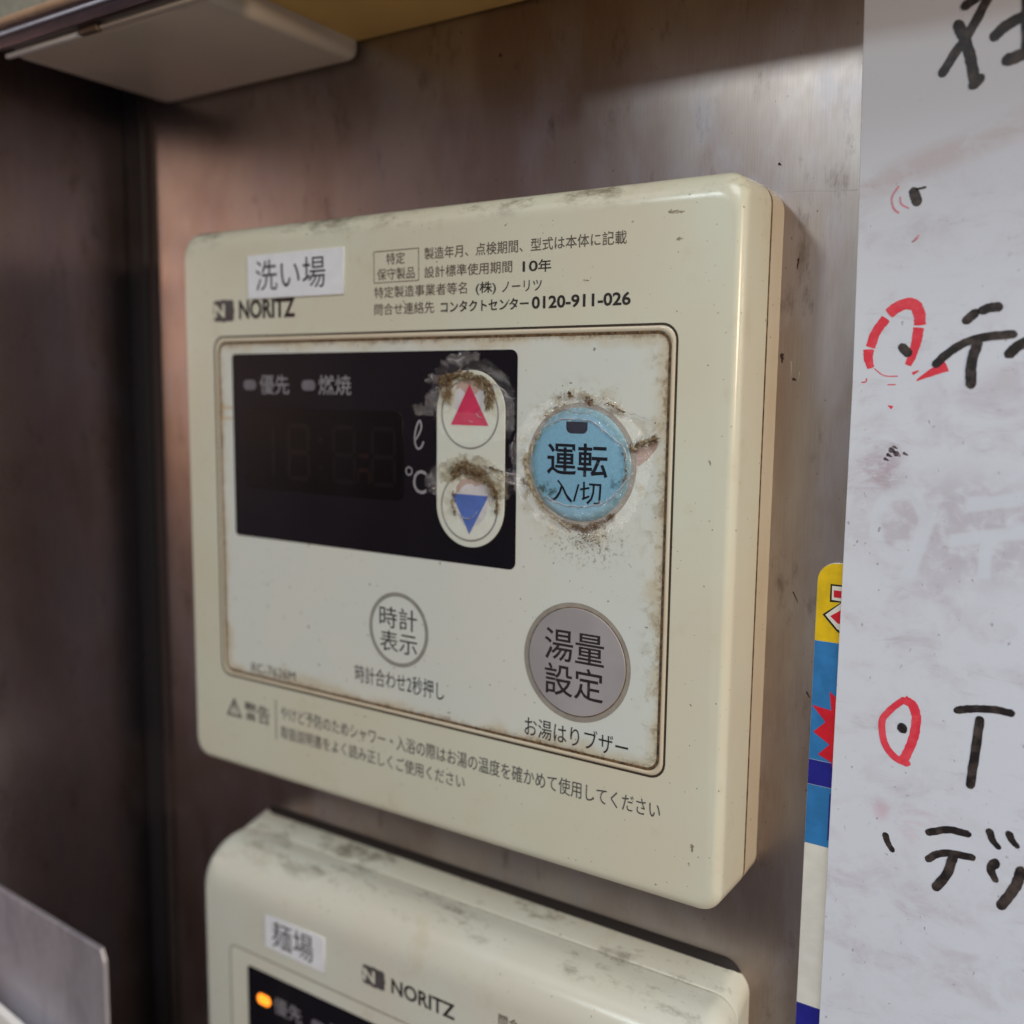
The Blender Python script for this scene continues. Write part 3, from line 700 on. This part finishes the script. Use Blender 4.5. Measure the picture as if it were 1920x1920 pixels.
# crumbs and frayed fibres caught in the tears
def fray(paths, y, mat, name='grime'):
    v = []; f = []
    for (P, n, sp, ln, wd) in paths:
        for _ in range(n):
            t = random.random()*(len(P)-1); i = int(t); t -= i; a = Vector(P[i]); b = Vector(P[min(i+1, len(P)-1)])
            d = (b-a).normalized() if (b-a).length > 0 else Vector((1, 0)); c = a.lerp(b, t)
            c += Vector((random.gauss(0, sp), random.gauss(0, sp*.8)))
            ang = math.atan2(d.y, d.x)+random.gauss(0, .45); L = ln*random.uniform(.3, 1.4); wv = wd*random.uniform(.4, 1.3); y0 = y-abs(random.gauss(0, .13)); cur = random.uniform(-.9, .9)
            p = c.copy(); ring_ = []
            for s in range(4):
                nn = Vector((-math.sin(ang), math.cos(ang))); h = wv*(1, 1.1, .8, .15)[s]/2; yy = y0-.07*math.sin(s/3*math.pi)*random.uniform(.2, 1.5)
                ring_.append(len(v)); v += [(p.x+nn.x*h, yy, p.y+nn.y*h), (p.x, yy-wv*.7, p.y), (p.x-nn.x*h, yy, p.y-nn.y*h)]
                p = p+Vector((math.cos(ang), math.sin(ang)))*L/3; ang += cur/3
            for s in range(3):
                q, w2 = ring_[s], ring_[s+1]; f += [(q, q+1, w2+1, w2), (q+1, q+2, w2+2, w2+1)]
    return link(name, mesh(name, v, f, True), mat, A, kind='stuff')
arcU = [(57.0, -9.2), (58.6, -8.1), (60.6, -7.5), (63.1, -7.6), (65.4, -8.1), (66.9, -9.2), (67.7, -10.6), (67.5, -12)]
arcD = [(59.6, -24.6), (60.6, -23.4), (62.6, -22.8), (64.4, -23.3), (66.2, -24.2), (67.6, -25.4), (68.5, -27.2)]
fray([(arcU, 230, .30, .9, .10), ([(56.6, -8.7), (57.6, -8.3), (58.4, -8.9)], 80, .38, .8, .09), ([(58.2, -10), (58.9, -10.8)], 70, .4, .7, .13), ([(67.0, -10), (66.9, -12.5)], 60, .3, .8, .12),
      (arcD, 230, .42, 1.2, .08), ([(62.4, -23.6), (65.0, -24.0)], 90, .35, .8, .10), ([(68.2, -26.2), (68.9, -28.4), (68.9, -30)], 60, .18, .7, .12),
      ([(60.2, -27), (59.8, -28.8), (60.4, -31.2)], 60, .18, .4, .12), ([(67, -22.6), (70, -23.2)], 30, .12, .4, .16),
      ([(93.1, -18.9), (94.6, -17.9), (96.4, -17.2), (97.3, -16.9)], 120, .18, .8, .10),
      ([(82.3, -10.2), (82.9, -10.7)], 26, .2, .4, .2), ([(84.9, -10.7), (85.6, -10.9)], 14, .1, .4, .2), ([(85.9, -11.5)], 50, .25, .35, .2), ([(88.6, -11.7), (90.4, -12.3), (91.8, -12.9)], 40, .14, .4, .16), ([(80.0, -10.9), (81, -11.0)], 14, .2, .4, .1),
      ([(83.0, -31.1), (85.7, -31.4), (88.8, -30.2), (90.6, -28.8)], 130, .22, .6, .10), ([(84, -33), (88, -32.6)], 60, .9, .35, .13), ([(91.8, -19.0), (92.6, -21), (92.3, -23.5)], 60, .15, .3, .12),
      ([(73.6, -24.0), (75.2, -25.4)], 30, .2, .5, .12)], -.5, grime_mat)
fray([(arcU, 120, .45, 1.2, .08), ([(57.4, -10.2), (58.6, -11.6)], 70, .4, 1.0, .11), (arcD, 130, .6, 1.5, .07),
      ([(74.6, -19.9), (74.4, -21.5), (75.0, -23.4), (75.3, -24.7), (76.3, -26.5), (78, -28.6)], 220, .14, 1.0, .10), ([(77.6, -16.2), (76.0, -18), (75.4, -20)], 50, .15, .6, .12),
      ([(93.0, -18.6), (96.8, -17.0)], 80, .25, .8, .12), ([(77.5, -14.2), (79.5, -12.8), (82, -12.0)], 60, .2, .6, .1), ([(79.2, -29.9), (82.7, -31.2)], 60, .2, .5, .11)], -.55, fibre_mat)
flat('torn_film', [(93.1, -20.1), (93.6, -18.9), (96.9, -17.0), (97.5, -17.3), (97.3, -18.3), (95.9, -20.0), (94.3, -21.2)], -.13, pink_res, A, 'pinkish tear running right from the blue button')

# flecks and scuffs on the casing
soft_fleck = smear_m('soft_fleck', srgb(104, 84, 62), srgb(168, 152, 122), .2, .7)
for P, wd in (([(98.2, 16.0), (100.5, 15.8)], .5), ([(99.6, 12.0), (100.4, 12.1)], .45), ([(84.3, 7.0), (85.1, 6.9)], .35), ([(92.2, 15.0), (92.5, 15.1)], .25), ([(105.0, -78.6), (105.1, -79.6)], .45), ([(104.6, -81.6), (104.7, -82.0)], .3), ([(105.6, -19.8), (105.8, -20.4)], .25), ([(69.6, 16.3), (70.2, 16.6)], .2)):
    stroke('grease_fleck', P, wd, -.05, soft_fleck, A, rough=.45, taper=(1, .4))
# ---- lower controller
Bc = thing('water_heater_controller', (50*MM, 17*MM, -215*MM), 'greyish cream wall controller with lit amber lamp below the other one, label reads 麺場', 'remote control', 'cream water heater controllers')
shell('shade_strip', [(17, -6.5, 108.2, -214, -105.3, 3.5), (16.6, -6.3, 108.0, -214, -105.5, 3.5), (15.9, -5, 107.4, -213, -106.3, 3.5)], shade_strip_m, Bc, 3)  # added dark strip standing for the contact shade along the top edge
shell('base', [(17, -8.4, 109.4, -215, -106.4, 4.2), (11.3, -8.7, 109.6, -215.2, -108.3, 4.2), (11.15, -8.5, 109.4, -215, -108.5, 4.2)], cover2_mat, Bc, 5)
shell('seam', [(11.4, -8.45, 109.3, -215, -108.6, 4.2), (10.6, -8.45, 109.3, -215, -108.7, 4.2)], seam2_m, Bc, 5, cap=False)
shell('cover', [(10.85, -8.5, 109.4, -215, -108.7, 4.2)]+cover_levels(-8.8, 109.6, -215.2, -108.5, 10.75, 1.5, 1.5, 3, 8.6, 2.3, 2.2, 3, 8.5, 4.2, n=14, draft=.15), cover2_mat, Bc, 5)
ring('groove_line', rrect(0, -200, 100.4, -129.3, 1.8, 6), rrect(.18, -199.8, 100.2, -129.5, 1.6, 6), F1, seam_m, Bc)
flat('membrane_sheet', rrect(.6, -199.4, 99.8, -129.9, 1.5, 6), -.1, sheet_mat2 if 'sheet_mat2' in globals() else cover2_mat, Bc)
dw2 = flat('display_window', rrect(5.6, -168, 72.6, -132.4, .8, 5), -.16, black_gloss, Bc)
slab('indicator_light', rrect(8.7, -139.8, 12.4, -137.6, 1.0, 6), -.5, -.17, amber_led, dw2, 'lit amber indicator', bev=.15)
flat('indicator_light', rrect(24.3, -139.8, 28.0, -137.6, 1.0, 6), -.2, led_off, dw2, 'unlit grey indicator')
text('優先', 13.4, -140.4, 21.5, -136.7, -.2, ink_pale2, dw2, .004)
text('燃焼', 29, -140.4, 37.1, -136.7, -.2, ink_pale2, dw2, .004)
logo(38.0, -125.0, 43.9, -120.8, Bc, F1, ink_grey, cover2_mat)
T('NORITZ', 45.4, -124.5, 60.4, -121.4, ink_dark, .02, 'brand_lettering', Bc)
T('問合せ連絡先', 70.0, -121.4, 83.3, -119.3, ink_brown, .01, par=Bc)
T('コンタクトセンター', 84.5, -121.4, 100.5, -119.5, ink_dark, .012, par=Bc)
st2 = slab('name_sticker', [(11.3, -126.35), (28.1, -126.55), (28.1, -119.0), (11.3, -119.0)], -.26, -.02, tape_m, Bc, 'white label tape reading 麺場', bev=.02)
text('麺場', 13.4, -125.5, 25.1, -119.7, -.28, ink_navy, st2, .0, 'sticker_lettering')

# ------------------------------------------------------------------ advertising magnet half under the whiteboard
G = thing('advertising_magnet', (121*MM, 17*MM, -125*MM), 'yellow, blue and white printed magnet peeking out from under the whiteboard edge', 'magnet')
G1 = 16.35
slab('magnet_sheet', rrect(117.45, -125, 148, -35.6, 3.0, 8), G1, 17.0, mg_white, G, bev=.12)
P_ = [p for p in rrect(117.5, -48.0, 147.9, -35.65, (2.9, 2.9, .02, .02), 8)]
flat('yellow_band', P_, G1-.02, mg_yel, G)
flat('blue_band', [(117.5, -67.2), (147.9, -67.2), (147.9, -48.05), (117.5, -48.05)], G1-.02, mg_blue, G)
flat('navy_band', [(117.5, -71.3), (147.9, -71.3), (147.9, -67.25), (117.5, -67.25)], G1-.02, mg_navy, G)
flat('blue_band', [(117.5, -81.1), (147.9, -81.1), (147.9, -71.35), (117.5, -71.35)], G1-.02, mg_blue, G)
flat('navy_band', [(121.0, -79.8), (147, -79.8), (147, -72.2), (121.0, -72.2)], G1-.06, mg_navy, G)
flat('navy_band', [(117.5, -116), (147.9, -116), (147.9, -108.5), (117.5, -108.5)], G1-.02, mg_navy, G)
flat('red_burst', [(120.2, -55.8), (120.6, -58.8), (117.6, -58.4), (119.8, -60.8), (118.0, -62.7), (120.6, -64.3), (118.9, -66.2), (121.0, -67.1), (121.7, -70.0), (124.5, -68.0), (127, -70), (127, -57), (123, -58)], G1-.08, mg_red, G)
flat('printed_glyph', [(119.5, -38.9), (126, -38.9), (126, -48), (122.4, -47.0), (120.8, -46.2), (118.5, -43.8), (121.2, -41.6), (119.5, -41.7)], G1-.06, mg_blk, G)
flat('printed_glyph', [(119.75, -39.15), (126, -39.15), (126, -46.7), (122.2, -46.4), (120.85, -45.8), (118.95, -43.8), (121.6, -41.4), (119.8, -41.35)], G1-.10, mg_white, G)
flat('printed_glyph', [(120.05, -39.8), (125.5, -39.8), (125.5, -40.9), (120.1, -40.9)], G1-.14, mg_red, G)
flat('printed_glyph', [(121.9, -42.3), (121.9, -45.1), (120.9, -44.9), (119.7, -43.9)], G1-.14, mg_red, G)

# ------------------------------------------------------------------ whiteboard with marker writing
Wb = thing('whiteboard', (200*MM, 16*MM, -200*MM), 'thin smudged whiteboard sheet with handwritten black katakana and red rings', 'whiteboard')
BY0, BY1 = 14.5, 15.4
edge = [(121.9, -300), (330, -300), (330, 250), (119.4, 250), (120.4, 45.7), (121.2, 16.0), (121.6, -8.4), (121.65, -64)]
slab('board_sheet', edge, BY0, BY1, board_mat, Wb, bev=.1, smooth=False)
slab('board_backing', [(p[0]+(-.12 if p[0] < 200 else 0), p[1]) for p in edge], BY1-.3, BY1+.75, board_edge, Wb)
K = BY0-.03
def S(pts, wd, mat=mk_black, nm='marker_stroke', y=K, taper=(1, 1)): return stroke(nm, pts, wd*1.1, y, mat, Wb, taper=taper)
S([(137.9, 45.4), (136.4, 42.2), (134.5, 38.5), (132.8, 36.0), (131.4, 33.7)], 1.15)
S([(133.0, 39.7), (134.0, 37.5), (134.9, 34.8), (135.6, 31.8)], 1.3, y=K-.02); S([(135.4, 31.5), (136.2, 32.3)], 1.2, y=K-.04)
S([(133.8, 42.0), (135.3, 42.9), (136.5, 43.6)], 1.2, y=K-.04)
S([(137.6, 37.4), (139.1, 38.6), (141.0, 39.3), (143.5, 40)], 1.35); S([(139.4, 34.1), (140.7, 34.4), (143.5, 35.2)], 1.5, y=K-.02); S([(141.1, 44.9), (141.2, 39.6), (141.5, 34.6)], 1.0, y=K-.04)
S([(128.6, 18.3), (129.1, 16.9)], 1.25); S([(129.0, 18.6), (130.1, 18.75)], .3)
S([(126.5, 19.2), (125.7, 17.8), (126.0, 16.3), (126.7, 15.6)], .26, mk_faint); S([(126.8, 17.7), (127.0, 16.8), (128.0, 16.1)], .22, mk_faint); S([(129.6, 12.3), (128.8, 11.4), (129.5, 11.9)], .18, mk_faint)
# red ring, upper, in broken pieces
S([(126.2, 1.6), (127.3, 2.5), (128.7, 2.9), (129.8, 2.5), (130.35, 1.2), (130.45, -.1)], 1.45, mk_red, 'red_ring'); S([(130.35, -.55), (130.1, -2.6), (129.7, -4.4), (129.2, -5.7)], 1.25, mk_red, 'red_ring', taper=(1.1, .7))
S([(125.8, .9), (124.6, -.9), (123.9, -3.1)], 1.25, mk_red, 'red_ring'); S([(123.65, -3.5), (123.7, -4.8), (124.1, -6.1)], 1.25, mk_red, 'red_ring', taper=(1.1, .7))
S([(130.5, -7.9), (132.0, -7.0), (134.3, -5.9)], 1.25, mk_red, 'red_ring', taper=(.15, 1.1)); S([(124.6, -6.2), (126.0, -7.2), (127.9, -7.3)], .13, mk_red, 'red_ring')
S([(126.6, -8.5), (127.7, -8.5)], .13, mk_red, 'red_ring'); S([(126.8, -11.5), (127.4, -11.8)], .5, mk_red, 'red_ring', taper=(.2, 1)); S([(129.9, -6.95), (130.7, -6.5)], .45, mk_red, 'red_ring', taper=(1, .3)); S([(122.9, -8.2), (123.5, -8.1), (123.6, -7.6)], .15, mk_red, 'red_ring')
S([(128.3, -3.2), (129.1, -4.0)], 1.15, y=K-.03)
S([(136.5, .35), (137.5, 1.3)], 1.15); S([(138.4, 1.6), (139.3, 1.95), (140.4, 2.0)], 1.15)
S([(132.9, -5.6), (134.4, -4.1), (136.5, -2.7), (139.3, -1.9), (142.4, -1.7)], 1.05, y=K-.04); S([(138.1, -2.7), (137.5, -5.4), (137.6, -8.4)], 1.25, y=K-.06); S([(142.1, -4.3), (143.2, -3.2), (145.4, -2.2)], 1.3)
# red ring, lower
S([(131.5, -54.5), (132.7, -55.2), (133.3, -57.1), (133.1, -59.9), (132.4, -62.4), (131.7, -64.0)], 1.2, mk_red, 'red_ring')
S([(132.4, -64.1), (130.6, -63.5), (129.2, -61.9), (128.6, -59.5), (128.7, -57.9), (130.0, -56.0), (131.4, -54.6)], 1.2, mk_red, 'red_ring', y=K-.02, taper=(.8, .7))
S([(131.35, -58.75), (131.55, -59.05)], 1.25, y=K-.03)
S([(138.7, -54.8), (140.3, -54.3), (143.2, -53.8), (145.6, -53.9)], 1.0); S([(141.7, -55.6), (141.4, -60.4), (141.1, -65.4)], 1.15, y=K-.02)
S([(130.0, -75.9), (130.4, -77.0), (131.1, -78.0)], .9, taper=(1, .8))
S([(136.0, -73.9), (138.6, -72.8), (141.2, -72.8)], 1.0); S([(136.2, -78.0), (137.2, -77.0), (139.0, -76.3), (142.0, -76.1)], 1.0); S([(139.5, -76.6), (138.9, -79.4), (137.5, -82.0)], 1.2, y=K-.02)
S([(144.0, -71.7), (144.5, -72.9), (145.3, -73.7)], 1.0, taper=(1, .7)); S([(146.5, -71.4), (146.9, -72.2), (147.6, -72.9)], 1.0, taper=(1, .7))
S([(145.0, -76.1), (144.5, -77.2), (145.2, -78.6)], 1.2, taper=(1.1, .7)); S([(148.3, -76.3), (147.8, -78.8), (146.2, -82.2)], 1.3); S([(149.6, -76.6), (149.6, -79)], .9, y=K-.02)
for (x, z, w_) in ((127.6, -17.9, .8), (128.3, -18.4, .8), (127.2, -18.6, .5), (127.9, -17.4, .4), (129.4, -18.3, .4), (126.8, -19.2, .4)):
    S([(x, z), (x+.5, z-.25)], w_, mk_speck, 'dried_ink_speck', taper=(1, .4))

for P, wd, mt in (([(110.2, 20.6), (113.5, 20.4), (117, 20.0), (120.8, 19.8)], .10, scratch_glint_m), ([(111.6, -5.0), (111.7, -6.4), (111.6, -8.2)], .16, scratch_glint_m), ([(113, -6.6), (112.8, -8)], .12, scratch_glint_m),  # short pale strokes beside the pit are its painted glint
                  ([(112.1, -7.7), (112.5, -7.9)], .5, rust_m), ([(112.0, 10.4), (111.9, 8.9)], .3, rust_m), ([(110.1, -4.0), (110.2, -5.2)], .6, rust_m), ([(57.0, 49.2), (57.3, 49.0)], .7, rust_m), ([(108.4, 24.8), (108.7, 24.6)], .4, rust_m), ([(113.6, -41), (114.4, -42.6)], .2, rust_m), ([(116.5, -56.8), (117, -57.6)], .3, rust_m)):
    wstroke('scratch_and_glint' if mt is scratch_glint_m else 'rust_spot', P, wd, mt)
# ------------------------------------------------------------------ overhead fittings
Cn = thing('ochre_cabinet', (160*MM, 17*MM, 57*MM), 'ochre cream cabinet whose underside shows above the wall at the top', 'cabinet')
box('cabinet_body', 19, 380, -22.5, 16.9, 57.0, 200, cab_m, Cn, bev=1.2)
J = thing('junction_box', (-5*MM, 17*MM, 53.5*MM), 'beige painted box in the upper left corner, seen from below, with light trim strip', 'box')
box('box_body', -33.4, 24.5, -20.3, 16.9, 53.4, 120, boxm, J, bev=2.2)
# lid seam strips and clip along the front edge
box('trim_strip', -33.3, -9.6, -21.3, -20.2, 53.1, 53.95, white_pl, J, 'white trim strip, left piece', bev=.3)
box('trim_strip', -3.6, 24, -21.2, -20.2, 53.2, 53.9, boxm, J, 'beige trim strip, right piece', bev=.3)
box('clip', -9.4, -3.8, -21.6, -20.1, 53.05, 54.4, clip_m, J, bev=.35)
Rl = thing('stainless_rail', (0, -24*MM, 54*MM), 'stainless edge rail running across the top left, in front of the beige box', 'rail')
box('rail_channel', -48.4, 60, -23.2, -21.9, 54.0, 56.15, rail_dark, Rl, bev=.15)
box('rail_lip', -48.4, 60, -23.6, -22.4, 56.15, 56.75, pale_blue, Rl, 'bright folded lip', bev=.2)
box('rail_web', -48.4, 60, -22.9, -22.0, 56.75, 57.9, rail_dark, Rl)
box('rail_cap', -48.4, 60, -23.8, -22.0, 57.9, 59.5, lipm, Rl, 'warm orange rounded strip', bev=.7)
box('rail_panel', -48.4, 60, -23.0, -22.0, 59.5, 110, panel_green, Rl, 'grey green upper panel')
# ------------------------------------------------------------------ lower left: satin guard plate and white holder
Pt = thing('guard_plate', (-29*MM, -24*MM, -200*MM), 'satin stainless guard plate standing out from the side wall at lower left', 'plate')
prof2 = [(-48.6, -250), (-9.0, -250), (-8.6, -124.5), (-9.6, -122.0), (-48.6, -119.8)]
slab('plate_sheet', prof2, -24.6, -23.6, plate_mat, Pt, bev=.2, smooth=False)
box('mounting_flange', -48.5, -46.8, -23.5, -16, -245, -175, plate_mat, Pt, bev=.3)
Hd = thing('white_holder', (-42*MM, -30*MM, -200*MM), 'white plastic holder in front of the guard plate, bottom left corner', 'holder')
slab('holder_front', [(-48.4, -250), (-20, -250), (-20, -146.8), (-48.4, -142.5)], -29.5, -28.0, white_pl, Hd, bev=.4, smooth=False)
box('holder_bottom', -48.3, -20.2, -27.9, -24.8, -248, -246, white_pl, Hd, bev=.3)

for o in sc.objects:
    if o.type == 'MESH' and o.parent is not None and 'category' in o: del o['category']
